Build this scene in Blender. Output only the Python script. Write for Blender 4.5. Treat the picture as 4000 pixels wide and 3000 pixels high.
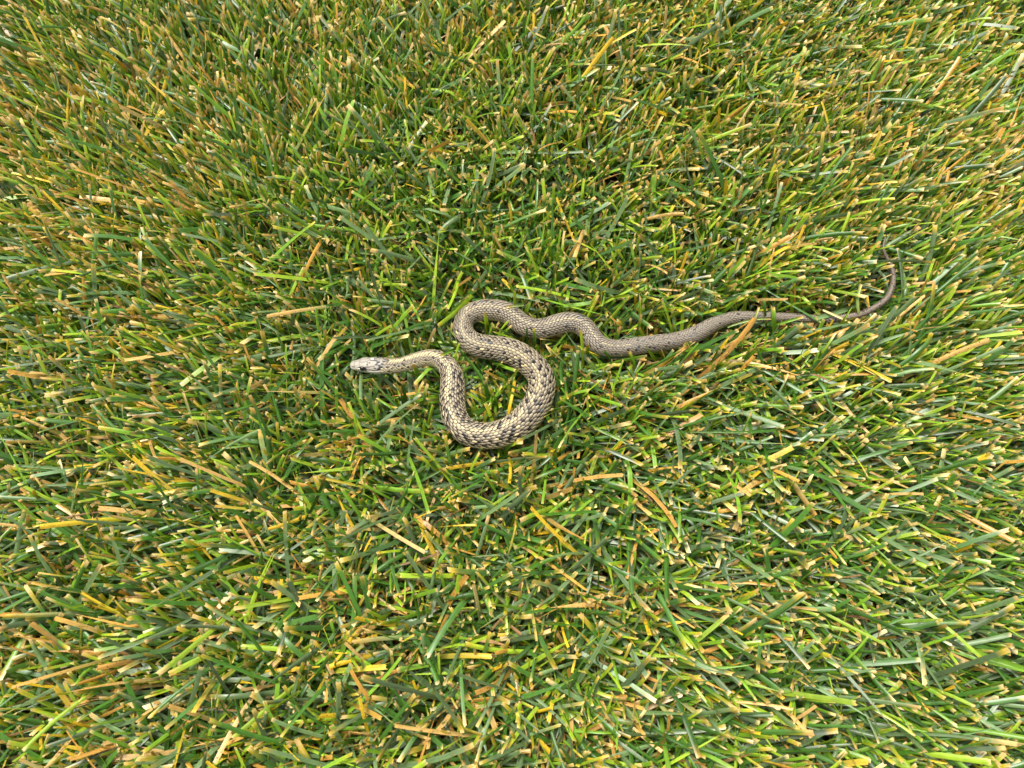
import bpy, math
import numpy as np

# ------------------------------------------------------------------ scene, camera, light
sc = bpy.context.scene
for o in list(bpy.data.objects):
    bpy.data.objects.remove(o)
COL = sc.collection
TILT = math.radians(17)
DIST = 0.509
cam_data = bpy.data.cameras.new('camera')
cam_data.sensor_width = 36.0
cam_data.lens = 25.2
cam_data.clip_start = 0.01
cam_data.clip_end = 200
cam_data.dof.use_dof = True
cam_data.dof.focus_distance = 0.505
cam_data.dof.aperture_fstop = 8.0
cam = bpy.data.objects.new('camera', cam_data)
cam.location = (0, -DIST * math.sin(TILT), 0.027 + DIST * math.cos(TILT))
cam.rotation_euler = (TILT, 0, 0)
COL.objects.link(cam)
sc.camera = cam

SUN_EL, SUN_AZ = math.radians(62), math.radians(-35)      # azimuth from +Y towards +X
world = bpy.data.worlds.new('World')
sc.world = world
world.use_nodes = True
wn = world.node_tree
wn.nodes.clear()
sky = wn.nodes.new('ShaderNodeTexSky')
sky.sky_type = 'NISHITA'
sky.sun_disc = False
sky.sun_elevation = SUN_EL
sky.sun_rotation = SUN_AZ
sky.dust_density = 6.0
sky.ozone_density = 0.6
hs = wn.nodes.new('ShaderNodeHueSaturation')              # overcast: the cloud deck takes the blue out
hs.inputs['Saturation'].default_value = 0.06
bg = wn.nodes.new('ShaderNodeBackground')
bg.inputs['Strength'].default_value = 0.065
wo = wn.nodes.new('ShaderNodeOutputWorld')
wn.links.new(sky.outputs[0], hs.inputs['Color'])
wn.links.new(hs.outputs[0], bg.inputs[0])
wn.links.new(bg.outputs[0], wo.inputs[0])
sd = bpy.data.lights.new('sun', 'SUN')
sd.energy = 1.5
sd.angle = math.radians(18)
sd.color = (1.0, 0.95, 0.86)
sun = bpy.data.objects.new('sun', sd)
sun.rotation_euler = (math.pi / 2 - SUN_EL, 0, math.pi - SUN_AZ)
COL.objects.link(sun)
sc.view_settings.view_transform = 'Standard'
sc.view_settings.look = 'None'
sc.view_settings.exposure = 1.72
sc.view_settings.gamma = 1.0
sc.view_settings.use_curve_mapping = False
sc.cycles.max_bounces = 7
sc.cycles.diffuse_bounces = 3
sc.cycles.glossy_bounces = 3
sc.cycles.transmission_bounces = 5

rng = np.random.default_rng(11)

# ------------------------------------------------------------------ helpers
def tag(o, label=None, cat=None, group=None, kind=None):
    if label: o['label'] = label
    if cat: o['category'] = cat
    if group: o['group'] = group
    if kind: o['kind'] = kind
    return o

def mesh_obj(name, verts, faces, mat, parent=None, col=None, blade=None, smooth=True):
    """verts (N,3), faces (M,k) with k = 3 or 4, optional per-vertex colour (N,4) and blade coordinate (N,3)"""
    me = bpy.data.meshes.new(name)
    verts = np.ascontiguousarray(verts, dtype=np.float32)
    faces = np.ascontiguousarray(faces, dtype=np.int32)
    me.vertices.add(len(verts)); me.vertices.foreach_set('co', verts.ravel())
    k = faces.shape[1]
    me.loops.add(faces.size); me.loops.foreach_set('vertex_index', faces.ravel())
    me.polygons.add(len(faces))
    me.polygons.foreach_set('loop_start', np.arange(0, faces.size, k, dtype=np.int32))
    if smooth:
        me.polygons.foreach_set('use_smooth', np.ones(len(faces), dtype=bool))
    if col is not None:
        a = me.attributes.new('Col', 'FLOAT_COLOR', 'POINT')
        a.data.foreach_set('color', np.ascontiguousarray(col, dtype=np.float32).ravel())
    if blade is not None:
        a = me.attributes.new('blade', 'FLOAT_VECTOR', 'POINT')
        a.data.foreach_set('vector', np.ascontiguousarray(blade, dtype=np.float32).ravel())
    me.update(calc_edges=True)
    me.validate()
    if mat: me.materials.append(mat)
    o = bpy.data.objects.new(name, me)
    COL.objects.link(o)
    if parent: o.parent = parent
    return o

def new_mat(name):
    m = bpy.data.materials.new(name)
    m.use_nodes = True
    nt = m.node_tree
    b = nt.nodes['Principled BSDF']
    return m, nt, b, nt.nodes['Material Output']

def node(nt, typ, **kw):
    n = nt.nodes.new(typ)
    for k, v in kw.items():
        setattr(n, k, v)
    return n

def math_node(nt, op, a, b=None, clamp=False):
    n = nt.nodes.new('ShaderNodeMath'); n.operation = op; n.use_clamp = clamp
    for i, x in enumerate((a, b)):
        if x is None: continue
        if isinstance(x, (int, float)): n.inputs[i].default_value = x
        else: nt.links.new(x, n.inputs[i])
    return n.outputs[0]

def mix_col(nt, fac, a, b, blend='MIX'):
    n = nt.nodes.new('ShaderNodeMix'); n.data_type = 'RGBA'; n.blend_type = blend
    for i, x in ((0, fac), (6, a), (7, b)):
        if isinstance(x, (int, float)): n.inputs[i].default_value = x
        elif isinstance(x, tuple): n.inputs[i].default_value = x
        else: nt.links.new(x, n.inputs[i])
    return n.outputs[2]

# ------------------------------------------------------------------ materials
def grass_material(name, rough, translucent):
    m, nt, b, out = new_mat(name)
    col = node(nt, 'ShaderNodeAttribute', attribute_name='Col')
    bl = node(nt, 'ShaderNodeAttribute', attribute_name='blade')
    sep = node(nt, 'ShaderNodeSeparateXYZ')
    nt.links.new(bl.outputs['Vector'], sep.inputs[0])
    u = sep.outputs[0]
    # parallel veins and the midrib of a grass leaf
    vein = math_node(nt, 'SINE', math_node(nt, 'MULTIPLY', u, 17.0))
    rib = math_node(nt, 'MULTIPLY', math_node(nt, 'ABSOLUTE', u), 5.0, True)      # 0 on the midrib
    ribk = math_node(nt, 'MULTIPLY_ADD', rib, 0.22)
    ribk.node.inputs[2].default_value = 0.78
    vk = math_node(nt, 'MULTIPLY_ADD', vein, 0.07)
    vk.node.inputs[2].default_value = 1.0
    k = math_node(nt, 'MULTIPLY', vk, ribk)
    tc = node(nt, 'ShaderNodeTexCoord')
    n1 = node(nt, 'ShaderNodeTexNoise'); n1.inputs['Scale'].default_value = 260; n1.inputs['Detail'].default_value = 3
    nt.links.new(tc.outputs['Object'], n1.inputs['Vector'])
    nk = math_node(nt, 'MULTIPLY_ADD', n1.outputs[0], 0.7)
    nk.node.inputs[2].default_value = 0.65
    k2 = math_node(nt, 'MULTIPLY', k, nk)
    c1 = mix_col(nt, 1.0, col.outputs['Color'], k2, 'MULTIPLY')
    # rust specks on the yellowed and dead tissue (alpha of Col = how dead)
    n2 = node(nt, 'ShaderNodeTexNoise'); n2.inputs['Scale'].default_value = 620; n2.inputs['Detail'].default_value = 2
    nt.links.new(tc.outputs['Object'], n2.inputs['Vector'])
    sp = node(nt, 'ShaderNodeMapRange'); sp.inputs[1].default_value = 0.62; sp.inputs[2].default_value = 0.70
    nt.links.new(n2.outputs[0], sp.inputs[0])
    spk = math_node(nt, 'MULTIPLY', sp.outputs[0], math_node(nt, 'MULTIPLY', col.outputs['Alpha'], 0.8))
    c2 = mix_col(nt, spk, c1, (0.09, 0.035, 0.012, 1))
    nt.links.new(c2, b.inputs['Base Color'])
    b.inputs['Roughness'].default_value = rough
    b.inputs['Specular IOR Level'].default_value = 0.5
    bump = node(nt, 'ShaderNodeBump'); bump.inputs['Strength'].default_value = 0.35
    bump.inputs['Distance'].default_value = 0.0002
    nt.links.new(k, bump.inputs['Height'])
    nt.links.new(bump.outputs[0], b.inputs['Normal'])
    tr = node(nt, 'ShaderNodeBsdfTranslucent')
    tcol = mix_col(nt, 1.0, c2, (1.15, 1.1, 0.45, 1), 'MULTIPLY')
    nt.links.new(tcol, tr.inputs['Color'])
    mx = node(nt, 'ShaderNodeMixShader'); mx.inputs[0].default_value = translucent
    nt.links.new(b.outputs[0], mx.inputs[1]); nt.links.new(tr.outputs[0], mx.inputs[2])
    nt.links.new(mx.outputs[0], out.inputs['Surface'])
    return m

M_GRASS = grass_material('grass_leaf', 0.34, 0.24)
M_STRAW = grass_material('dry_straw', 0.6, 0.18)

def soil_material():
    m, nt, b, out = new_mat('soil_and_thatch')
    tc = node(nt, 'ShaderNodeTexCoord')
    n = node(nt, 'ShaderNodeTexNoise'); n.inputs['Scale'].default_value = 180; n.inputs['Detail'].default_value = 6
    nt.links.new(tc.outputs['Object'], n.inputs['Vector'])
    r = node(nt, 'ShaderNodeValToRGB')
    r.color_ramp.elements[0].position = 0.35; r.color_ramp.elements[0].color = (0.012, 0.009, 0.006, 1)
    r.color_ramp.elements[1].position = 0.7; r.color_ramp.elements[1].color = (0.07, 0.045, 0.022, 1)
    nt.links.new(n.outputs[0], r.inputs[0]); nt.links.new(r.outputs[0], b.inputs['Base Color'])
    b.inputs['Roughness'].default_value = 0.95
    bu = node(nt, 'ShaderNodeBump'); bu.inputs['Distance'].default_value = 0.003
    nt.links.new(n.outputs[0], bu.inputs['Height']); nt.links.new(bu.outputs[0], b.inputs['Normal'])
    return m

def skin_material(name, rough, spec=0.4, bumpd=0.00008):
    m, nt, b, out = new_mat(name)
    col = node(nt, 'ShaderNodeAttribute', attribute_name='Col')
    tc = node(nt, 'ShaderNodeTexCoord')
    n = node(nt, 'ShaderNodeTexNoise'); n.inputs['Scale'].default_value = 900; n.inputs['Detail'].default_value = 3
    nt.links.new(tc.outputs['Object'], n.inputs['Vector'])
    k = math_node(nt, 'MULTIPLY_ADD', n.outputs[0], 0.6); k.node.inputs[2].default_value = 0.7
    c = mix_col(nt, 1.0, col.outputs['Color'], k, 'MULTIPLY')
    nt.links.new(c, b.inputs['Base Color'])
    b.inputs['Roughness'].default_value = rough
    b.inputs['Specular IOR Level'].default_value = spec
    bu = node(nt, 'ShaderNodeBump'); bu.inputs['Distance'].default_value = bumpd; bu.inputs['Strength'].default_value = 0.6
    nt.links.new(n.outputs[0], bu.inputs['Height']); nt.links.new(bu.outputs[0], b.inputs['Normal'])
    return m

M_SOIL = soil_material()
M_SKIN = skin_material('snake_skin', 0.5)
M_SCALE = skin_material('snake_scale', 0.42, 0.45)
M_EYE = skin_material('snake_eye', 0.06, 0.6, 0.0)
M_LEAF = skin_material('dead_leaf', 0.7, 0.2, 0.0003)
M_DEW, _nt, _b, _o = new_mat('dew_water')
_b.inputs['Transmission Weight'].default_value = 1.0
_b.inputs['IOR'].default_value = 1.33
_b.inputs['Roughness'].default_value = 0.02
_b.inputs['Base Color'].default_value = (1, 1, 1, 1)

# ------------------------------------------------------------------ ground
def build_ground():
    xs = np.concatenate([[-60, -8, -2], np.linspace(-0.9, 0.9, 91), [2, 8, 60]])
    ys = np.concatenate([[-60, -8, -2], np.linspace(-0.7, 0.8, 76), [2, 8, 60]])
    X, Y = np.meshgrid(xs, ys)
    Z = rng.normal(0, 0.0011, X.shape) * ((abs(X) < 1) & (abs(Y) < 1))
    v = np.stack([X, Y, Z], -1).reshape(-1, 3)
    nx, ny = len(xs), len(ys)
    i = (np.arange(ny - 1)[:, None] * nx + np.arange(nx - 1)[None]).ravel()
    f = np.stack([i, i + 1, i + nx + 1, i + nx], 1)
    o = mesh_obj('ground', v, f, M_SOIL)
    tag(o, 'dark bare soil beneath the lawn', 'soil', kind='structure')
build_ground()

# ------------------------------------------------------------------ the snake's centre line: x y z radius in mm, snout to tail tip
SPINE = """-114.4 11.8 33.5 1.81;-108.5 11.8 33.5 4.52;-103.6 11.8 33.5 5.60;-94.9 11.8 33.5 6.42;-89.5 11.4 33.5 5.97;-84.6 11.4 32.4 5.07;-76.5 13.1 31.4 5.18;-68.6 16.3 30.3 5.47;-58.6 19.2 29.2 5.67;-50.4 16.9 28.1 6.41;-44.8 11.5 27.1 7.14;-42.5 4.7 26.0 8.04;-42.2 -5.3 25.1 8.64;-42.0 -14.6 25.2 8.68;-40.1 -24.3 25.3 8.72;-33.1 -33.5 25.4 8.76;-20.5 -37.4 25.5 8.83;-7.9 -35.8 25.7 9.10;4.7 -29.7 26.1 9.58;13.9 -19.9 26.1 9.63;19.6 -9.5 25.9 9.42;21.3 1.4 25.7 9.30;18.5 9.8 25.6 9.26;9.9 18.7 25.6 9.30;-0.7 24.9 25.4 9.06;-12.1 27.8 24.9 8.53;-24.5 29.8 24.7 8.26;-32.5 35.4 24.0 7.55;-36.0 43.2 23.5 7.03;-34.8 50.7 23.4 6.97;-30.2 55.1 23.6 7.17;-24.2 57.4 23.9 7.55;-16.4 58.2 24.0 7.65;-6.4 56.8 23.9 7.55;0.8 52.6 23.8 7.44;7.5 46.8 23.7 7.23;15.2 43.6 23.5 7.03;22.9 43.6 23.6 7.12;33.0 46.5 23.8 7.32;40.4 48.4 23.8 7.33;47.0 48.2 23.7 7.24;52.5 45.0 23.6 7.13;56.2 40.6 23.5 7.02;59.7 34.4 23.5 7.00;65.5 29.8 23.2 6.61;76.2 28.4 22.6 5.87;88.3 30.0 22.7 6.06;104.3 32.4 22.6 5.97;120.6 34.8 22.5 5.80;134.0 39.2 22.5 5.81;144.5 45.4 22.1 5.36;154.4 50.3 21.4 4.63;165.1 53.1 21.0 4.26;178.9 53.9 21.0 3.60;194.2 53.5 21.0 3.31;209.6 52.9 21.0 3.12;224.9 52.1 21.0 2.84;237.3 51.7 21.0 2.55;247.8 53.5 21.0 2.46;258.5 55.8 21.0 2.28;267.3 59.9 21.0 2.09;275.2 64.8 21.0 2.10;281.3 70.6 21.0 2.01;284.8 77.1 21.0 1.92;287.0 84.0 21.0 1.73;287.4 90.4 21.3 1.55;286.6 96.3 21.8 1.36;284.0 101.0 22.5 1.26;282.0 105.6 23.3 1.07;281.7 109.8 24.0 0.87;283.2 114.6 24.0 0.68;284.9 118.0 24.0 0.49;286.4 121.3 24.0 0.29"""
SP = np.array([[float(x) for x in p.split()] for p in SPINE.split(';')]) / 1000.0
lift_t = np.clip((SP[:, 0] - .15) / .04, 0, 1) * .0025 + np.clip((SP[:, 0] - .24) / .04, 0, 1) * .0025   # the light tail rides on the blade tips
SP[:, 2] += lift_t
SP[:, 0] -= lift_t * SP[:, 0] / .49
SP[:, 1] -= lift_t * (SP[:, 1] + .149) / .49
SP[:, 3] *= .965

def catmull(P, n=12):
    Q = np.vstack([2 * P[0] - P[1], P, 2 * P[-1] - P[-2]])
    out = []
    for i in range(1, len(Q) - 2):
        p0, p1, p2, p3 = Q[i - 1], Q[i], Q[i + 1], Q[i + 2]
        t = np.linspace(0, 1, n, endpoint=False)[:, None]
        out.append(0.5 * (2 * p1 + (p2 - p0) * t + (2 * p0 - 5 * p1 + 4 * p2 - p3) * t ** 2 + (3 * p1 - p0 - 3 * p2 + p3) * t ** 3))
    out.append(Q[-2][None])
    return np.vstack(out)

path = catmull(SP)
arc = np.concatenate([[0], np.cumsum(np.linalg.norm(np.diff(path[:, :3], axis=0), axis=1))])
LEN = arc[-1]
SS = np.linspace(0, LEN, 1400)
PATH = np.stack([np.interp(SS, arc, path[:, i]) for i in range(4)], 1)
def smooth(a, w):
    k = np.exp(-0.5 * (np.arange(-3 * w, 3 * w + 1) / w) ** 2); k /= k.sum()
    return np.convolve(np.pad(a, 3 * w, mode='reflect', reflect_type='odd'), k, 'valid')
for i in range(4):
    PATH[:, i] = smooth(PATH[:, i], 5)
PATH[:, 3] = np.maximum(PATH[:, 3], 0.0002)
TAN = np.gradient(PATH[:, :3], axis=0); TAN /= np.linalg.norm(TAN, axis=1)[:, None]
UPV = np.array([0, 0, 1.0]) - TAN * TAN[:, 2:3]; UPV /= np.linalg.norm(UPV, axis=1)[:, None]
LEFT = np.cross(UPV, TAN)
# head outline (arc length mm -> half width, half height mm)
HEAD = np.array([[0, .25, .25], [.5, 1.75, 1.3], [1.4, 2.8, 2.1], [3, 3.4, 2.7], [6, 4.1, 3.3], [9, 4.75, 3.8], [12, 5.3, 4.1],
                 [16, 5.9, 4.3], [20, 6.1, 4.3], [23.5, 5.7, 4.3], [27, 5.1, 4.3], [31, 4.85, 4.4], [36, 4.9, 4.5]]) / 1000
RX = PATH[:, 3].copy(); RY = PATH[:, 3] * 0.92
wblend = np.clip((SS - 0.029) / 0.007, 0, 1)
RX = RX * wblend + np.interp(SS, HEAD[:, 0], HEAD[:, 1]) * (1 - wblend)
RY = RY * wblend + np.interp(SS, HEAD[:, 0], HEAD[:, 2]) * (1 - wblend)
# twist of the back towards the snake's left, read along the body (mm -> degrees)
ROLL = np.interp(SS, np.array([0, 45, 62, 78, 95, 118, 140, 175, 205, 235, 270, 310, 350, 420, 700]) / 1000,
                 np.radians([30, 26, 10, -12, -20, -8, 16, 22, 10, 6, 8, 0, 4, 0, 0]))
NEXP = np.interp(SS, [0, .02, .03, .04, 1], [2.5, 2.5, 2.2, 2.0, 2.0])

def surf(s, a, off=0.0):
    """point on the snake's surface: arc length s, angle a from the back (towards its left in travel direction), offset outwards"""
    g = lambda arr: np.interp(s, SS, arr)
    al = a + g(ROLL)
    C = np.stack([g(PATH[:, i]) for i in range(3)], -1)
    Lf = np.stack([g(LEFT[:, i]) for i in range(3)], -1)
    Up = np.stack([g(UPV[:, i]) for i in range(3)], -1)
    e = 2.0 / g(NEXP)
    sn, cs = np.sin(al), np.cos(al)
    x = np.sign(sn) * np.abs(sn) ** e * (g(RX) + off)
    yy = np.sign(cs) * np.abs(cs) ** e * (g(RY) + off)
    yy = np.where(yy < 0, yy * 0.8, yy)
    return C + Lf * x[..., None] + Up * yy[..., None]

def lin(r, g, b):
    f = lambda c: c / 12.92 if c <= 0.04045 else ((c + 0.055) / 1.055) ** 2.4
    return np.array([f(r / 255), f(g / 255), f(b / 255)])

# ------------------------------------------------------------------ snake
def build_snake():
    root = bpy.data.objects.new('snake', None)
    COL.objects.link(root)
    root.empty_display_size = 0.02
    tag(root, 'grey-brown garter snake with black flecks and pale stripes lying on the lawn', 'snake')
    # ---- body: one continuous skin from snout to tail tip
    s = np.concatenate([np.array([0, .12, .3, .55, .85]) / 1000, np.arange(.0012, .036, .00032), np.arange(.036, LEN, .0013), [LEN]])
    NA = 128
    a = np.linspace(-math.pi, math.pi, NA, endpoint=False)
    S, A = np.meshgrid(s, a, indexing='ij')
    smm, adeg = S * 1000, np.degrees(A)
    off = np.zeros_like(S)
    col = np.zeros(S.shape + (4,)); col[..., 3] = 1
    dark, cream, belly = lin(22, 19, 17), lin(205, 195, 160), lin(158, 156, 126)
    col[..., :3] = dark
    nz = np.sin(S * 2100 + 3 * np.sin(A * 5)) * np.sin(A * 9 + S * 900)
    col[..., :3] = np.where((nz > 0.45)[..., None], lin(60, 52, 42), col[..., :3])
    low = np.abs(adeg) > 116
    seam = (np.mod(smm, 4.0) < 0.8) & low
    col[..., :3] = np.where(low[..., None], belly, col[..., :3])
    col[..., :3] = np.where(seam[..., None], lin(120, 118, 96), col[..., :3])
    # ---- head: plates, seams and markings in (mm from snout, degrees from the crown)
    H = smm < 27.5
    aa = np.abs(adeg)
    lat = np.sin(np.radians(np.clip(aa, 0, 90))) * np.interp(smm, HEAD[:, 0] * 1000, HEAD[:, 1] * 1000)   # mm from midline
    grey, lip = lin(138, 131, 118), lin(180, 174, 158)
    hc = np.zeros(S.shape + (3,)); hc[:] = grey
    hc *= (1 + 0.10 * np.sin(smm * 1.9 + aa * .05) * np.cos(aa * .11))[..., None]
    snout = np.clip(1 - smm / 6, 0, 1)[..., None]
    hc = hc * (1 - .35 * snout) + lin(160, 154, 140) * .35 * snout
    side = np.clip((aa - 66) / 12, 0, 1)[..., None]
    hc = hc * (1 - side) + lip * side
    def seg(p, q, w):
        px, py = smm - p[0], lat - p[1]
        dx, dy = q[0] - p[0], q[1] - p[1]
        t = np.clip((px * dx + py * dy) / (dx * dx + dy * dy), 0, 1)
        return np.clip(1.3 - np.hypot(px - t * dx, py - t * dy) / w, 0, 1)
    seams = np.zeros_like(S)
    for p, q in [((2.0, 0), (7.4, 0)), ((3.6, 0), (3.6, 3.4)), ((7.4, 0), (7.2, 2.6)), ((7.4, .1), (8.0, 1.7)), ((8.0, 1.7), (13.0, 1.5)),
                 ((13.0, 1.5), (14.8, 0)), ((13.0, 1.5), (13.4, 4.6)), ((14.8, 0), (21, 0)), ((13.4, 4.6), (17.5, 4.4)), ((17.5, 4.4), (21.8, 2.0)),
                 ((21.8, 2.0), (21.0, 0)), ((7.2, 2.6), (8.2, 4.0)), ((17.5, 4.4), (19.5, 5.6)), ((7.6, 4.0), (13.0, 4.4))]:
        seams = np.maximum(seams, seg(p, q, .30))
    seams *= (aa < 84)
    # upper lip scales and mouth line
    for k in (2.6, 5.0, 7.6, 10.2, 12.8, 15.6, 18.6):
        seams = np.maximum(seams, .45 * np.clip(1 - np.abs(smm - k - (aa - 90) * .02) / .3, 0, 1) * (aa > 80) * (aa < 108))
    mouth = np.clip(1 - np.abs(aa - 109) / 3.0, 0, 1) * (smm > 1) * (smm < 21)
    blk = np.zeros_like(S)
    def blot(sm, ad, rs, ra, hard=3.0):
        nonlocal blk
        d = np.hypot((smm - sm) / rs, (aa - ad) / ra)
        blk = np.maximum(blk, np.clip((1.15 - d) * hard, 0, 1))
    blot(9.6, 71, 2.9, 19, 4)                     # around the eye
    blot(12.0, 88, .7, 9); blot(6.6, 92, .4, 7); blot(8.4, 93, .5, 7); blot(16.2, 104, 1.2, 4)
    for k in np.linspace(12.5, 20.5, 17): blot(k, 77 + 1.5 * math.sin(k * 1.5), .7, 5.0)   # line behind the eye
    blot(2.6, 62, .7, 9)                          # nostril
    blot(21.8, 66, 1.8, 11); blot(22.8, 50, 1.8, 9); blot(18.6, 62, 1.0, 5, 2); blot(24.0, 12, 1.2, 6); blot(19.6, 34, 1.2, 6, 2); blot(21.5, 38, 1.1, 6); blot(23.5, 30, 1.2, 7); blot(24.6, 58, 1.2, 8)
    blot(16.5, 9, 2.2, 7, 1.6); blot(18.8, 13, 1.8, 6, 1.8); blot(20.6, 22, 1.4, 6); blot(14.6, 26, .8, 4, 2); blot(12.8, 36, .7, 4, 2)
    hc = hc * (1 - .62 * seams[..., None]) + lin(50, 46, 42) * .62 * seams[..., None]
    hc = hc * (1 - .5 * mouth[..., None]) + lin(90, 84, 70) * .5 * mouth[..., None]
    hc = hc * (1 - blk[..., None]) + lin(24, 24, 28) * blk[..., None]
    wsp = np.clip((1.1 - np.hypot((smm - 16.2) / 1.0, (adeg - 3) / 8)) * 4, 0, 1)[..., None]
    hc = hc * (1 - wsp) + lin(245, 240, 220) * wsp
    pre = np.clip((1.1 - np.hypot((smm - 7.1) / .7, (aa - 75) / 7)) * 4, 0, 1)[..., None]
    hc = hc * (1 - pre) + lin(238, 230, 205) * pre
    chin = np.clip((aa - 108) / 10, 0, 1)[..., None]
    hc = hc * (1 - chin) + lin(170, 170, 150) * chin
    hw = np.clip((27.5 - smm) / 4.0, 0, 1)[..., None]
    col[..., :3] = hc * hw + col[..., :3] * (1 - hw)
    off -= H * (0.00016 * seams + 0.00018 * mouth)
    off += H * 0.0007 * np.clip(1.2 - np.hypot((smm - 9.6) / 3.6, (aa - 52) / 15), 0, 1)     # brow
    off -= H * 0.0004 * np.clip(1.2 - np.hypot((smm - 2.6) / .6, (aa - 62) / 8), 0, 1)        # nostril pit
    off += H * 0.0005 * np.clip(1.2 - np.hypot((smm - 17) / 5.0, (aa - 92) / 16), 0, 1)       # jaw muscle
    V = surf(S, A, off).reshape(-1, 3)
    n = len(s)
    i, j = np.meshgrid(np.arange(n - 1), np.arange(NA), indexing='ij')
    j2 = (j + 1) % NA
    F = np.stack([i * NA + j, i * NA + j2, (i + 1) * NA + j2, (i + 1) * NA + j], -1).reshape(-1, 4)
    body = mesh_obj('body', V, F, M_SKIN, root, col.reshape(-1, 4))
    # ---- keeled scales, staggered in rows round the back and flanks
    tu = np.array([-.54, -.36, -.08, .22, .45, .57]); wu = np.array([.28, .74, 1.0, .92, .55, .12])
    lift = np.array([-.08, .01, .09, .16, .21, .19])
    cv = np.array([-1.0, -.55, 0, .55, 1.0])
    cs, ca, cl, cw, crow, cn = [], [], [], [], [], []
    sk, k = 0.0235, 0
    while sk < LEN - .004:
        r = float(np.interp(sk, SS, RX))
        nrow = 19 if r > .0043 else 13 if r > .0030 else 9 if r > .0017 else 7
        lim = math.radians(118)
        sp = 2 * lim / nrow
        pitch = max(r * (0.39 if r > .0065 else 0.38), .0012)
        if r < .0043: pitch = r * .62
        for jj in range(nrow):
            aj = -lim + sp * (jj + .5)
            sj = sk + (.5 * pitch if jj % 2 else 0)
            if sj < .0275 and abs(aj) < math.radians(46 if sj < .0245 else 20): continue
            cs.append(sj); ca.append(aj); cl.append(pitch); cw.append(sp); crow.append((jj - (nrow - 1) / 2) * 19 / nrow); cn.append(k)
        sk += pitch; k += 1
    cs, ca, cl, cw, crow, cn = map(np.array, (cs, ca, cl, cw, crow, cn))
    N = len(cs)
    ca = ca + rng.normal(0, .012, N); cs = cs + rng.normal(0, .05, N) * cl
    Sg = cs[:, None, None] + (tu[None, :, None] + 0 * cv) * cl[:, None, None]
    wv = wu[None, :, None] * cv[None, None, :] * (cw * .49)[:, None, None]
    Ag = ca[:, None, None] + wv
    rr = np.interp(cs, SS, RX)
    dome = (1 - cv ** 2)[None, None, :] * wu[None, :, None] * .085 + np.array([0, 0, .06, 0, 0])[None, None, :] * np.clip(wu, 0, 1)[None, :, None]
    Og = (lift[None, :, None] * cl[:, None, None] * .9) + dome * (cl * .9)[:, None, None] + .00005
    Og = Og + 0 * Sg
    V = surf(Sg, Ag, Og).reshape(-1, 3)
    nu, nc = len(tu), len(cv)
    base = np.arange(N)[:, None, None] * nu * nc
    ii, jj = np.meshgrid(np.arange(nu - 1), np.arange(nc - 1), indexing='ij')
    q = np.stack([ii * nc + jj, ii * nc + jj + 1, (ii + 1) * nc + jj + 1, (ii + 1) * nc + jj], -1).reshape(1, -1, 4)
    F = (base.reshape(-1, 1, 1) + q).reshape(-1, 4)
    # ---- colours of the scales
    d = np.abs(crow)
    t = cs / LEN
    brown, grey2 = lin(134, 121, 100), lin(120, 110, 96)
    c = np.zeros((N, 3))
    fr = np.clip((t - .30) / .30, 0, 1)[:, None]                     # the rear half is plainer and greyer
    c[:] = brown * (1 - fr) + grey2 * fr
    tl = np.clip((t - .72) / .2, 0, 1)[:, None]
    c = c * (1 - tl) + lin(106, 92, 79) * tl
    c = np.where(((d > 2.8) & (d < 6.2))[:, None], c * (1 - .45 * tl), c * (1 + .10 * tl))   # dark band along each side of the tail
    c *= rng.normal(1, .06, N)[:, None]
    front = np.clip(1.15 - t / .42, 0, 1)
    creamc, yel, bl = lin(196, 180, 136), lin(176, 165, 126), lin(9, 8, 10)
    neckw = np.clip((.085 - cs) / .02, 0, 1)
    strp = np.where(d < .6, .95 - .55 * np.clip((t - .12) / .3, 0, 1), 0) + np.where((d >= .6) & (d < 1.6), .30 * front + .4 * neckw, 0)
    strp = np.clip(strp * (t < .62), 0, 1) * (rng.random(N) < .92)
    lats = np.where((d > 6.0 - 1.2 * neckw) & (d < 8.6), .75 - .45 * np.clip((t - .3) / .35, 0, 1), 0) * (t < .75)
    c = c * (1 - strp[:, None]) + creamc * strp[:, None]
    c = c * (1 - lats[:, None]) + yel * lats[:, None]
    # checkered black spots: two series on each flank, out of step with each other
    di = np.round(d).astype(int)                                     # every other row carries flecks on every other scale
    inspot = ((di == 2) & (cn % 2 == 0)) | ((di == 4) & (cn % 2 == 1)) | ((di == 6) & (cn % 2 == 0))
    inspot2 = ((di == 3) & (cn % 2 == 0)) | ((di == 5) & (cn % 2 == 1)) | ((di == 1) & (cn % 4 == 0))
    neck = np.clip((cs - .045) / .03, .25, 1)
    pb = np.where(inspot, .90, np.where(inspot2, .22, .03)) * np.clip(.35 + front * 1.0, .05, .95) * neck
    pb = np.where(t > .40, pb * .55, pb)
    isb = rng.random(N) < pb
    fleck = (rng.random(N) < .12 * front * (1 - .8 * neckw)) & ~isb & (d < 6)
    c = np.where(fleck[:, None], creamc * rng.uniform(.75, 1, N)[:, None], c)
    blue = (rng.random(N) < .012) & (t > .25) & (t < .7)
    c = np.where(blue[:, None], lin(84, 88, 96), c)
    cc = np.repeat(c[:, None, :], nu * nc, 1).reshape(N, nu, nc, 3)
    rim = np.clip((np.abs(cv)[None, :] - .5) * 1.6, 0, 1) * np.ones(nu)[:, None]
    rim = np.maximum(rim, np.array([0, 0, 0, .1, .5, .9])[:, None])
    rimc = (lin(178, 169, 142) * (1 - .5 * np.clip((t - .3) / .4, 0, 1))[:, None] + c * (.5 * np.clip((t - .3) / .4, 0, 1))[:, None])
    rw = rim[None, ..., None] * np.where(d > 3, .40, .18)[:, None, None, None]
    cc = cc * (1 - rw) + rimc[:, None, None, :] * rw
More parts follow.
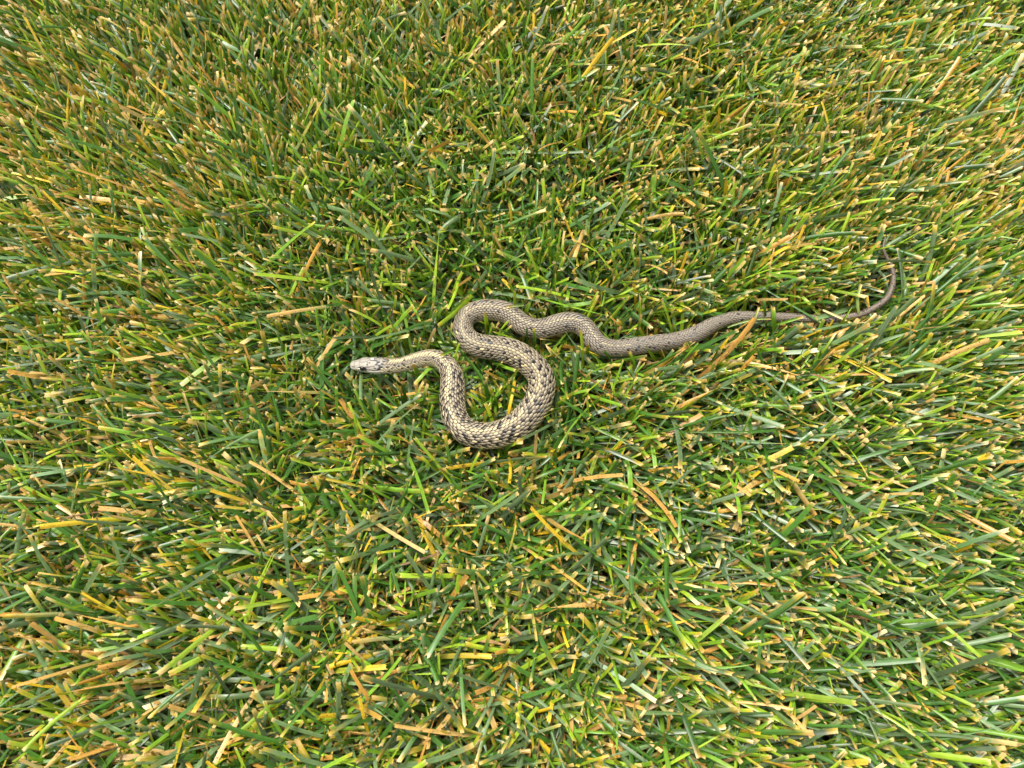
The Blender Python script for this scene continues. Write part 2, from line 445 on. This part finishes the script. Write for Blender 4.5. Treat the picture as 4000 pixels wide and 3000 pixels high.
    frnt = np.array([.75, .35, .05, 0, 0, 0])[None, :, None, None]    # skin showing black at the front of a scale
    cc = cc * (1 - frnt * .8) + bl * frnt * .8
    bw = np.array([1, 1, 1, .9, .2, 0])[None, :, None, None] * isb[:, None, None, None] * rng.uniform(.85, 1, N)[:, None, None, None]
    cc = cc * (1 - bw) + bl * bw
    col = np.ones((N * nu * nc, 4)); col[:, :3] = cc.reshape(-1, 3)
    sco = mesh_obj('scales', V, F, M_SCALE, root, col)
    tag(sco, 'overlapping keeled scales, black flecked at the front and plain grey-brown towards the tail', kind='stuff')
    # ---- eyes
    for sgn in (1, -1):
        s0, a0 = np.array([.0096]), np.array([sgn * math.radians(70)])
        p = surf(s0, a0)[0]; p2 = surf(s0, a0, 0.001)[0]
        nrm = (p2 - p) / np.linalg.norm(p2 - p)
        T = TAN[int(.0096 / LEN * 1399)]
        B = np.cross(nrm, T); B /= np.linalg.norm(B); T2 = np.cross(B, nrm)
        R = .0021
        th = np.linspace(0, math.pi * .6, 13); phv = np.linspace(0, 2 * math.pi, 24, endpoint=False)
        TH, PH = np.meshgrid(th, phv, indexing='ij')
        loc = np.cos(TH)[..., None] * nrm + np.sin(TH)[..., None] * (np.cos(PH)[..., None] * T2 + np.sin(PH)[..., None] * B)
        Vv = (p - nrm * R * .45) + loc * R
        cth = np.degrees(TH)
        ec = np.ones(TH.shape + (4,)); ec[..., :3] = lin(8, 8, 9)
        ring = (cth > 36) & (cth < 41)
        ec[..., :3] = np.where(ring[..., None], lin(120, 92, 48), ec[..., :3])
        ec[..., :3] = np.where((cth >= 41)[..., None], lin(30, 24, 16), ec[..., :3])
        nt_, npz = len(th), len(phv)
        i, j = np.meshgrid(np.arange(nt_ - 1), np.arange(npz), indexing='ij'); j2 = (j + 1) % npz
        F = np.stack([i * npz + j, i * npz + j2, (i + 1) * npz + j2, (i + 1) * npz + j], -1).reshape(-1, 4)
        mesh_obj('eye', Vv.reshape(-1, 3), F[:, ::-1], M_EYE, root, ec.reshape(-1, 4))
    return root
build_snake()

# ------------------------------------------------------------------ grass blades
G_BRIGHT, G_MID, G_DEEP, G_BLUE = lin(142, 170, 40), lin(110, 150, 38), lin(66, 108, 32), lin(114, 142, 88)
YELLOW, ORANGE, TAN_, CREAM, BROWN = lin(214, 178, 42), lin(208, 156, 70), lin(212, 172, 100), lin(230, 206, 142), lin(92, 62, 36)

def blade_frames(root, az, th0, dth, daz, L, tt, kink, kt):
    """centre lines of many blades: returns points (N,K,3), tangents, and flat side vectors"""
    N, K = len(az), len(tt)
    fine = np.linspace(0, 1, 25)
    th = th0[:, None] + dth[:, None] * fine[None] ** 1.4 + kink[:, None] * (fine[None] > kt[:, None])
    th = np.clip(th, -.2, 2.1)
    a = az[:, None] + daz[:, None] * fine[None]
    T = np.stack([np.sin(th) * np.cos(a), np.sin(th) * np.sin(a), np.cos(th)], -1)
    step = np.diff(fine)[None, :, None] * L[:, None, None]
    P = np.concatenate([np.zeros((N, 1, 3)), np.cumsum((T[:, 1:] + T[:, :-1]) * .5 * step, 1)], 1) + root[:, None]
    P[..., 2] = np.maximum(P[..., 2], .0016)
    idx = np.clip((tt * 24).round().astype(int), 0, 24)
    f = tt * 24; i0 = np.clip(np.floor(f).astype(int), 0, 23); w = (f - i0)[None, :, None]
    Pk = P[:, i0] * (1 - w) + P[:, i0 + 1] * w
    Tk, ak = T[:, idx], a[:, idx]
    S = np.stack([-np.sin(ak), np.cos(ak), 0 * ak], -1)
    return Pk, Tk, S

def blade_mesh(P, T, S, W, tw0, tw1, fold, tt, across, taper, jag, rg):
    N, K = P.shape[:2]
    u = np.linspace(-1, 1, across)
    Nn = np.cross(S, T)
    ang = (tw0[:, None] + tw1[:, None] * tt[None])[..., None]
    S2 = S * np.cos(ang) + Nn * np.sin(ang)
    N2 = np.cross(S2, T)
    wt = (.72 + .28 * np.clip(tt / .25, 0, 1))[None] * np.where(taper[:, None], np.clip((1.02 - tt) / .5, .06, 1)[None], 1.0)
    half = (W[:, None] * .5 * wt)[..., None, None]
    V = P[:, :, None] + S2[:, :, None] * half * u[None, None, :, None] + N2[:, :, None] * half * (fold[:, None, None, None] * (np.abs(u) ** 1.5)[None, None, :, None])
    j = rg.uniform(-1, 1, (N, across)) * jag[:, None] + np.outer(rg.uniform(-1, 1, N) * jag * .8, u)
    V[:, -1] += T[:, -1, None] * j[..., None]
    V[:, -2] += T[:, -2, None] * (j * .25)[..., None]
    bl = np.zeros((N, K, across, 3))
    bl[..., 0] = u[None, None]
    bl[..., 1] = tt[None, :, None]
    bl[..., 2] = rg.random(N)[:, None, None]
    base = np.arange(N)[:, None, None] * K * across
    ii, jj = np.meshgrid(np.arange(K - 1), np.arange(across - 1), indexing='ij')
    q = np.stack([ii * across + jj, ii * across + jj + 1, (ii + 1) * across + jj + 1, (ii + 1) * across + jj], -1).reshape(1, -1, 4)
    F = (base.reshape(-1, 1, 1) + q).reshape(-1, 4)
    return V.reshape(-1, 3), F, bl.reshape(-1, 3)

def blade_colour(N, K, across, tt, L, green, dead, tipl, yell, rg):
    """green (N,3); dead 0..1; tipl = mm of bleached torn tip; yell = mm of yellowing below it"""
    e = (1 - tt)[None, :, None] * (L * 1000)[:, None, None] + rg.normal(0, .5, (N, 1, across))      # mm from the end
    deadc = np.where((rg.random(N) < .55)[:, None], ORANGE, TAN_) * rg.uniform(.65, 1.1, N)[:, None]
    deadc = np.where((rg.random(N) < .3)[:, None], YELLOW * rg.uniform(.8, 1.1, N)[:, None], deadc)
    tm = rg.random(N)[:, None]
    tipc = (CREAM * (1 - tm) + TAN_ * tm) * rg.uniform(.75, 1.05, N)[:, None]
    yc = np.where((rg.random(N) < .2)[:, None], ORANGE, YELLOW) * rg.uniform(.65, 1.0, N)[:, None]
    c = np.ones((N, K, across, 4))
    b = green[:, None, None] * np.ones((1, K, across, 1))
    streak = rg.normal(1, .07, (N, 1, across, 1))
    b = b * streak
    y = np.clip(1 - (e - tipl[:, None, None]) / np.maximum(yell, .3)[:, None, None], 0, 1)[..., None]
    b = b * (1 - .85 * y) + yc[:, None, None] * .85 * y
    tp = np.clip((tipl[:, None, None] - e) / .8 + .5, 0, 1)[..., None]
    b = b * (1 - tp) + tipc[:, None, None] * tp
    dd = np.clip(dead[:, None, None] * 1.5 - .5 * e / 30, 0, 1)[..., None] * (dead > 0)[:, None, None, None]
    b = b * (1 - dd) + deadc[:, None, None] * dd
    c[..., :3] = b
    c[..., 3] = np.clip(np.maximum(dd, .55 * y)[..., 0], 0, 1)
    return c.reshape(-1, 4)

SN = PATH[::2]
def hits_snake(P, allow_over):
    """which blades run into (or over) the snake; P (N,K,3)"""
    N, K = P.shape[:2]
    bad = np.zeros(N, bool)
    near = np.where(((P[..., 0] > -.135) & (P[..., 0] < .305) & (P[..., 1] > -.06) & (P[..., 1] < .135)).any(1))[0]
    for c0 in range(0, len(near), 2000):
        ix = near[c0:c0 + 2000]
        Q = P[ix].reshape(-1, 3)
        d2 = (Q[:, 0:1] - SN[None, :, 0]) ** 2 + (Q[:, 1:2] - SN[None, :, 1]) ** 2
        m = d2.argmin(1)
        d = np.sqrt(d2[np.arange(len(Q)), m])
        r = SN[m, 3]; zc = SN[m, 2]
        pad = np.where(r < .0032, .0026, .0011)
        chord = np.sqrt(np.maximum((r + pad) ** 2 - d ** 2, 0))
        hit = (d < r + pad) & (Q[:, 2] > zc - chord * .85)
        over = Q[:, 2] > zc + chord * .95
        ok = over & np.repeat(allow_over[ix], K)
        bad[ix] = (hit & ~ok).reshape(-1, K).any(1)
    return bad

def in_view_area(x, y, m=.05):
    hw = .372 + .21 * y + m
    return (np.abs(x) < hw) & (y > -.255 - m) & (y < .36 + m)

def patch(x, y, f, seed):
    """smooth random field in -1..1"""
    r = np.random.default_rng(seed); v = 0 * x
    for _ in range(7):
        k = r.normal(0, f, 2); v = v + np.sin(k[0] * x + k[1] * y + r.uniform(0, 6.3))
    return v / 3.2

def draw_params(kind, n, x, y, rg):
    """random shape parameters of one layer of blades"""
    p = {}
    grain = np.stack([.15 + 3.6 * x, .22 + 1.5 * y], -1)          # the lawn lies away from the middle
    az = rg.uniform(-math.pi, math.pi, n)
    vec = np.stack([np.cos(az), np.sin(az)], -1) + grain + np.stack([patch(x, y, 14, 3), patch(x, y, 14, 4)], -1) * .5
    if kind != 'up': vec[:, 1] *= .62
    p['az'] = np.arctan2(vec[:, 1], vec[:, 0])
    far = np.clip(np.hypot(x, y * .8) / .35, 0, 1.3)
    p['daz'] = rg.normal(0, .25, n)
    p['kink'] = np.where(rg.random(n) < .07, rg.uniform(.4, 1.0, n), 0); p['kt'] = rg.uniform(.4, .8, n)
    if kind == 'up':          # mown, standing or slanting
        p['th0'] = np.abs(rg.normal(.26, .22, n)) + .22 * far * rg.random(n); p['dth'] = rg.uniform(0, .7, n)
        cut = rg.normal(.0335, .0040, n)
        thm = np.clip(p['th0'] + p['dth'] * .45, 0, 1.25)
        p['L'] = np.clip(cut / np.cos(thm), .018, .062)
        p['z'] = rg.uniform(0, .003, n)
        p['W'] = rg.uniform(.0011, .0026, n)
        p['tw0'] = rg.normal(0, .5, n); p['tw1'] = rg.normal(0, .7, n)
        p['taper'] = rg.random(n) < .10
    elif kind == 'lie':       # long blades lying in the canopy
        p['th0'] = np.clip(rg.normal(1.18, .17, n), .7, 1.6); p['dth'] = rg.uniform(-.05, .42, n)
        p['L'] = rg.uniform(.022, .070, n)
        p['z'] = rg.uniform(.003, .019, n)
        p['W'] = rg.uniform(.0017, .0035, n)
        p['tw0'] = rg.normal(0, .35, n); p['tw1'] = rg.normal(0, .45, n)
        p['taper'] = rg.random(n) < .25
    else:                     # dead straw and clippings
        top = rg.random(n) < .18
        p['th0'] = np.where(top, rg.normal(1.25, .32, n), rg.normal(1.5, .12, n)); p['dth'] = rg.normal(0, .25, n)
        p['L'] = np.where(rg.random(n) < .5, rg.uniform(.006, .018, n), rg.uniform(.012, .034, n))
        p['z'] = np.where(top, rg.uniform(.010, .026, n), rg.uniform(.002, .013, n))
        p['W'] = rg.uniform(.0007, .0024, n)
        p['tw0'] = rg.normal(0, .5, n); p['tw1'] = rg.normal(0, 1.0, n)
        p['taper'] = rg.random(n) < .2
    return p

TT_HI = np.array([0, .25, .5, .72, .88, .955, 1.0])
TT_LO = np.array([0, .35, .7, .93, 1.0])
DEW_SITES = []

def make_layer(kind, n, hi, area, rg):
    tt = TT_HI if hi else TT_LO
    across = 5 if hi else 3
    x = np.empty(0); y = np.empty(0)
    while len(x) < n:
        a = rg.uniform(area[0], area[1], n); b = rg.uniform(area[2], area[3], n)
        inside = in_view_area(a, b, .03)
        keep = inside if area[4] == 'in' else ~inside
        lush = np.clip((b + .12) / .26, 0, 1)                     # this side of the snake the lawn is trodden flatter
        if kind == 'up': keep &= rg.random(n) < .50 + .50 * lush
        if kind == 'lie': keep &= rg.random(n) < 1 - .55 * lush
        if kind == 'dead': keep &= rg.random(n) < 1 - .45 * lush
        x = np.concatenate([x, a[keep]]); y = np.concatenate([y, b[keep]])
    x, y = x[:n], y[:n]
    # blades stand in tufts
    tx = rg.normal(0, .0035, n); ty = rg.normal(0, .0035, n)
    g = .013
    cl = rg.random(n) < (.55 if kind == 'up' else .25)
    x = np.where(cl, np.round(x / g) * g + np.sin(np.round(y / g) * 12.9 + np.round(x / g) * 78.2) * g * .6 + tx, x)
    y = np.where(cl, np.round(y / g) * g + np.sin(np.round(x / g) * 39.3 + np.round(y / g) * 11.1) * g * .6 + ty, y)
    p = draw_params(kind, n, x, y, rg)
    over = rg.random(n) < .03
    dmin = np.full(n, 1.0); da = np.zeros(n)
    nb = np.where((x > -.15) & (x < .32) & (y > -.08) & (y < .15))[0]
    for c0 in range(0, len(nb), 4000):
        ix = nb[c0:c0 + 4000]
        dx = x[ix, None] - SN[None, :, 0]; dy = y[ix, None] - SN[None, :, 1]
        dd = np.hypot(dx, dy) - SN[None, :, 3]
        m = dd.argmin(1); ar = np.arange(len(ix))
        dmin[ix] = dd[ar, m]; da[ix] = np.arctan2(dy[ar, m], dx[ar, m])
    if kind == 'up':
        close = (dmin < .013) & (rg.random(n) < .8)
        p['az'] = np.where(close, da + rg.normal(0, .7, n), p['az'])
        p['th0'] = np.where(close, rg.uniform(.3, 1.0, n), p['th0'])
        p['L'] = np.where(close, np.minimum(p['L'], rg.uniform(.017, .032, n)), p['L'])
    else:
        close = dmin < .010
        p['z'] = np.where(close, np.minimum(p['z'], rg.uniform(.002, .009, n)), p['z'])
        p['th0'] = np.where(close, np.maximum(p['th0'], 1.42), p['th0'])
    def build(p):
        root = np.stack([x, y, p['z']], -1)
        return blade_frames(root, p['az'], p['th0'], p['dth'], p['daz'], p['L'], tt, p['kink'], p['kt'])
    P, T, S = build(p)
    for it in range(9):
        bad = hits_snake(P, over)
        if not bad.any(): break
        q = draw_params(kind, n, x, y, rg)
        q['az'] = rg.uniform(-math.pi, math.pi, n)
        if it > 3:
            q['th0'] = np.full(n, 1.5); q['dth'] = np.zeros(n); q['z'] = rg.uniform(.002, .010, n)
        for k in p: p[k] = np.where(bad, q[k], p[k])
        P, T, S = build(p)
    ok = ~hits_snake(P, over)
    P, T, S = P[ok], T[ok], S[ok]
    p = {k: v[ok] for k, v in p.items()}
    x, y = x[ok], y[ok]
    n = int(ok.sum())
    fold = rg.uniform(-.1, .55, n)
    jag = np.where(p['taper'], 0, rg.uniform(.0001, .0011, n))
    V, F, bl = blade_mesh(P, T, S, p['W'], p['tw0'], p['tw1'], fold, tt, across, p['taper'], jag, rg)
    dry = patch(x, y, 9, 21)                                  # drier and lusher patches of the lawn
    f = rg.random(n)
    green = np.where((f < .34)[:, None], G_BRIGHT, np.where((f < .68)[:, None], G_MID, G_DEEP))
    if kind == 'lie':  # blue-green and deep greens, darkened to put the lower layer's shade into the colour
        f2 = rg.random(n)[:, None]
        green = np.where(f2 < .42, G_BLUE * rg.uniform(.35, .95, n)[:, None], np.where(f2 < .78, G_DEEP * rg.uniform(.7, 1.1, n)[:, None], green))
    else:
        green = np.where((rg.random(n) < .14)[:, None], G_BLUE * .8, green)
    green = green * rg.uniform(.7, 1.2, n)[:, None]
    if kind == 'dead':
        dead = np.ones(n) * 2
    else:
        pd = (.065 if kind == 'up' else .09) * (1 + .7 * dry)
        dead = np.where(rg.random(n) < pd, rg.uniform(.4, 1.3, n), 0)
    tipl = np.where(p['taper'], 0, np.where(rg.random(n) < (.86 if kind == 'up' else .7), rg.gamma(2.1, .85, n), 0))
    yell = np.where(rg.random(n) < .50 + .2 * dry, rg.uniform(1, 9, n), .3)
    col = blade_colour(n, len(tt), across, tt, p['L'], green, dead, tipl, yell, rg)
    if kind == 'dead':
        low = np.repeat((rg.random(n) < .6), len(tt) * across)
        col[low, :3] = col[low, :3] * .25 + BROWN * .6
    if hi and kind == 'lie':
        Nn = np.cross(S, T); Nn *= np.sign(Nn[..., 2:3] + 1e-9)
        DEW_SITES.append((P, Nn, S, p['W']))
    return V, F, bl, col

def join(parts):
    V, F, B, C, o = [], [], [], [], 0
    for v, f, b, c in parts:
        V.append(v); F.append(f + o); B.append(b); C.append(c); o += len(v)
    return np.concatenate(V), np.concatenate(F), np.concatenate(B), np.concatenate(C)

IN = (-.55, .55, -.30, .42, 'in')
OUT = (-.95, .95, -.72, .85, 'out')
r1 = np.random.default_rng(5)
v, f, b, c = join([make_layer('up', 26000, True, IN, r1), make_layer('lie', 14000, True, IN, r1),
                   make_layer('up', 20000, False, OUT, r1), make_layer('lie', 12000, False, OUT, r1)])
o = mesh_obj('grass', v, f, M_GRASS, None, c, b)
tag(o, 'dense mown green lawn grass with pale torn tips surrounding the snake', 'grass', kind='stuff')
v, f, b, c = join([make_layer('dead', 12500, False, IN, r1), make_layer('dead', 9000, False, OUT, r1)])
o = mesh_obj('dry_grass', v, f, M_STRAW, None, c, b)
tag(o, 'dry tan and orange grass clippings scattered through the green lawn', 'dry grass', kind='stuff')

# ------------------------------------------------------------------ dew on the lying blades
def build_dew(n, rg):
    pts, nrm, rad = [], [], []
    for P, Nn, S, W in DEW_SITES:
        up = P[:, 2:6, 2].mean(1)
        cand = np.where(up > .014)[0]
        pick = rg.choice(cand, min(n // 5, len(cand)), replace=False)
        for b in pick:
            for _ in range(rg.integers(2, 9)):
                k = rg.integers(2, P.shape[1] - 1)
                w = rg.random()
                q = P[b, k - 1] * (1 - w) + P[b, k] * w + S[b, k] * rg.uniform(-.35, .35) * W[b]
                pts.append(q); nrm.append(Nn[b, k]); rad.append(min(.00075, .00018 + rg.gamma(1.6, .00010)))
    pts, nrm, rad = np.array(pts), np.array(nrm), np.array(rad)
    # low dome plus underside, 6 x 3
    ph = np.linspace(0, 2 * math.pi, 7)[:-1]
    ringv = [(np.cos(ph) * math.sin(t), np.sin(ph) * math.sin(t), np.full(6, math.cos(t))) for t in (.5, 1.1, 1.7, 2.4)]
    loc = np.concatenate([np.array([[0, 0, 1.0]])] + [np.stack(r, -1) for r in ringv] + [np.array([[0, 0, -1.0]])])
    loc[:, 2] *= .75
    tri = []
    for i in range(6):
        tri.append((0, 1 + i, 1 + (i + 1) % 6))
        for k in range(3):
            a, b2 = 1 + k * 6 + i, 1 + k * 6 + (i + 1) % 6
            tri += [(a, a + 6, b2 + 6), (a, b2 + 6, b2)]
        tri.append((25, 19 + (i + 1) % 6, 19 + i))
    tri = np.array(tri)
    T1 = np.cross(nrm, np.array([.3, .9, .2])); T1 /= np.linalg.norm(T1, axis=1)[:, None]
    T2 = np.cross(nrm, T1)
    V = (pts + nrm * (rad * .35)[:, None])[:, None] + rad[:, None, None] * (loc[None, :, 0:1] * T1[:, None] + loc[None, :, 1:2] * T2[:, None] + loc[None, :, 2:3] * nrm[:, None])
    F = (np.arange(len(pts))[:, None, None] * len(loc) + tri[None]).reshape(-1, 3)
    o = mesh_obj('dew', V.reshape(-1, 3), F, M_DEW)
    tag(o, 'tiny clear dew drops beaded on the grass blades', 'dew', kind='stuff')
build_dew(1600, np.random.default_rng(8))

# ------------------------------------------------------------------ single blades that touch the snake
BLADES = [
    ("broad upright green grass blade with tan cut tip standing over snake's tail", "g", 4.1, "197.8 41.7 8.0;190.0 46.4 29.0;187.9 56.3 35.0"),
    ("slim dark green grass blade standing over snake's tail beside the broad one", "d", 2.2, "191.3 48.5 10.0;184.4 53.1 29.0;181.9 62.3 36.0"),
    ("thin leaning grass blade with pale knotted tip crossing start of snake's tail", "p", 1.7, "173.6 40.0 8.0;174.6 45.4 28.0;178.6 56.2 34.0"),
    ("thin pale grass blade lying lengthwise along lower edge of snake's tail", "p", 1.5, "158.5 45.2 22.0;174.4 48.5 28.0;190.5 48.6 30.0"),
    ("short green grass blade with yellow tip slanting onto snake's tail", "g", 2.0, "192.9 47.6 20.0;201.7 48.1 27.0;211.9 50.4 30.0"),
    ("wide grey-green grass blade overlapping snake's tail from behind", "b", 3.7, "259.8 66.2 14.0;237.6 55.3 25.0;220.7 49.6 29.0"),
    ("cream dry straw lying diagonally across snake's tail", "s", 1.5, "257.8 44.8 20.0;240.7 49.5 28.0;226.6 55.9 29.0"),
    ("bright green upright grass blade crossing snake's tail next to cream straw", "l", 2.4, "241.2 45.0 8.0;240.0 47.0 29.0;245.2 55.5 36.0"),
    ("long pale green grass blade with yellow tip bending over snake's tail", "p", 2.4, "265.9 47.5 10.0;251.6 57.3 31.0;255.1 74.2 34.0"),
    ("narrow green grass blade reaching across thin end of snake's tail", "g", 2.3, "253.1 87.6 18.0;265.9 89.5 28.5;281.0 94.5 30.5"),
    ("yellowish straw lying flat under dark tip of snake's tail", "y", 1.6, "261.6 123.9 19.0;280.0 121.2 21.0;298.7 121.7 21.0"),
    ("green grass blade with tan square tip leaning on underside of snake's neck", "g", 2.7, "-65.2 5.4 12.0;-66.7 7.9 25.0;-69.6 11.5 36.0"),
    ("green grass blade resting on outer bend of snake's neck", "g", 2.0, "-38.7 33.1 14.0;-44.3 23.6 30.0;-50.5 17.9 37.0"),
    ("short pale green grass blade lying on top of snake's uppermost coil", "p", 1.7, "8.6 60.3 28.0;1.9 58.2 31.5;-4.4 57.0 32.0"),
    ("upright green grass blade rising in gap beneath snake's double bend", "g", 2.0, "16.9 32.7 8.0;16.5 34.3 27.0;15.4 39.5 35.0"),
    ("thin green grass blade between snake's thick coil and its double bend", "d", 1.5, "11.5 34.5 10.0;11.0 36.0 26.0;10.5 41.0 34.0"),
    ("green pointed grass blade leaning on lower edge of snake's straight rear half", "l", 2.4, "107.5 21.9 10.0;101.5 23.9 22.0;94.7 26.8 33.0"),
    ("arched green grass blade standing below snake's straight rear half", "g", 2.2, "91.7 11.8 8.0;88.2 16.4 24.0;82.9 22.9 33.0"),
    ("stubby upright green grass blade beside last bend of snake's body", "g", 2.2, "56.1 24.6 8.0;55.1 25.3 22.0;54.5 27.7 32.0"),
    ("curled green grass blade with pale tip touching underside of lowest coil", "g", 2.8, "-4.0 -50.1 10.0;-2.5 -44.2 24.0;7.6 -42.1 27.0"),
    ("straight green grass blade leaning on snake's coil", "d", 2.2, "40.3 -6.0 8.0;34.0 1.5 22.0;29.1 10.5 30.0"),
]
HK = {'g': (G_MID, .0020, .004), 'd': (G_DEEP, .0012, .001), 'l': (G_BRIGHT, .0010, .002), 'p': (lin(150, 172, 96), .0025, .004),
      'b': (G_BLUE, .0008, .001), 's': (CREAM, 0, 0), 'y': (lin(190, 172, 70), .002, .004)}
def build_blade(label, kind, width, pts, rg):
    P3 = np.array([[float(q) for q in t.split()] for t in pts.split(';')]) / 1000
    tt = np.array([0, .12, .25, .38, .5, .62, .74, .85, .93, 1.0])
    c0, c1, c2 = P3[0], P3[1] * 2 - .5 * (P3[0] + P3[2]), P3[2]
    t = tt[:, None]
    P = c0 * (1 - t) ** 2 + 2 * c1 * t * (1 - t) + c2 * t * t
    T = np.gradient(P, axis=0); T /= np.linalg.norm(T, axis=1)[:, None]
    L = np.array([np.linalg.norm(np.diff(P, axis=0), axis=1).sum()])
    view = np.array([cam.location.x, cam.location.y, cam.location.z]) - P
    S = np.cross(T, np.array([.15, -.45, 1.0])); S /= np.linalg.norm(S, axis=1)[:, None]
    straw = kind in 'sy'
    V, F, bl = blade_mesh(P[None], T[None], S[None], np.array([width / 1000]), rg.normal(0, .15, 1), rg.normal(0, .25, 1), np.array([.3]), tt, 5,
                          np.array([kind == 'l']), np.array([.0006 if kind != 'l' else 0]), rg)
    g, tp, ye = HK[kind]
    col = blade_colour(1, len(tt), 5, tt, L, g[None], np.zeros(1), np.array([tp * 1000]), np.array([ye * 1000]), rg)
    if straw: col[:, 3] = .35
    # a real leaf's thickness: a second skin just under the first
    n = len(V)
    nor = np.repeat(np.cross(S, T), 5, axis=0); nor /= np.linalg.norm(nor, axis=1)[:, None]
    V2 = np.concatenate([V, V - nor * .00012])
    edge = []
    K, A = len(tt), 5
    loop = [j for j in range(A)] + [i * A + A - 1 for i in range(1, K)] + [(K - 1) * A + j for j in range(A - 2, -1, -1)] + [i * A for i in range(K - 2, 0, -1)]
    for i, a in enumerate(loop):
        b2 = loop[(i + 1) % len(loop)]
        edge.append((a, b2, b2 + n, a + n))
    F2 = np.concatenate([F, F[:, ::-1] + n, np.array(edge)])
    o = mesh_obj('straw' if straw else 'grass_blade', V2, F2, M_STRAW if straw else M_GRASS, None, np.concatenate([col, col]), np.concatenate([bl, bl]))
    tag(o, label, 'straw' if straw else 'grass blade', 'blades touching the snake')
rh = np.random.default_rng(3)
for h in BLADES:
    build_blade(*h, rh)

# ------------------------------------------------------------------ a curled dead leaf in the grass
def dead_leaf(loc, L, W, rz, label, c1, seed):
    r = np.random.default_rng(seed)
    nu, nv = 15, 9
    u, v = np.meshgrid(np.linspace(0, 1, nu), np.linspace(-1, 1, nv), indexing='ij')
    w = np.sin(np.pi * np.clip(u * .92 + .06, 0, 1)) ** .7 * W / 2 * (1 + .12 * np.sin(u * 23 + v * 3))
    X = (u - .5) * L; Y = v * w
    Z = .35 * W * v ** 2 + .10 * L * np.sin(u * 3.6 + .4) + .03 * W * np.sin(u * 31 + v * 9)
    c, s = math.cos(rz), math.sin(rz)
    V = np.stack([X * c - Y * s, X * s + Y * c, Z + .10 * X], -1).reshape(-1, 3)
    n = len(V)
    V2 = np.concatenate([V, V - np.array([0, 0, .00025])])
    i = (np.arange(nu - 1)[:, None] * nv + np.arange(nv - 1)[None]).ravel()
    F = np.stack([i, i + 1, i + nv + 1, i + nv], 1)
    loop = list(range(nv)) + [k * nv + nv - 1 for k in range(1, nu)] + [(nu - 1) * nv + j for j in range(nv - 2, -1, -1)] + [k * nv for k in range(nu - 2, 0, -1)]
    E = np.array([(a, loop[(k + 1) % len(loop)], loop[(k + 1) % len(loop)] + n, a + n) for k, a in enumerate(loop)])
    col = np.ones((n, 4)); vv = v.reshape(-1); uu = u.reshape(-1)
    k = np.clip(.75 + .35 * np.sin(uu * 17 + vv * 4) * np.cos(vv * 7) + r.normal(0, .08, n), .3, 1.2)
    col[:, :3] = c1 * k[:, None]
    rib = np.clip(1 - np.abs(vv) / .12, 0, 1)[:, None]
    col[:, :3] = col[:, :3] * (1 - .4 * rib) + lin(190, 160, 120) * .4 * rib
    o = mesh_obj('dead_leaf', V2, np.concatenate([F, F[:, ::-1] + n, E]), M_LEAF, None, np.concatenate([col, col]))
    o.location = loc
    tag(o, label, 'leaf')
dead_leaf((-.292, -.058, .017), .020, .009, -.7, 'curled brown dead leaf lying deep in the lawn', lin(140, 100, 74), 2)
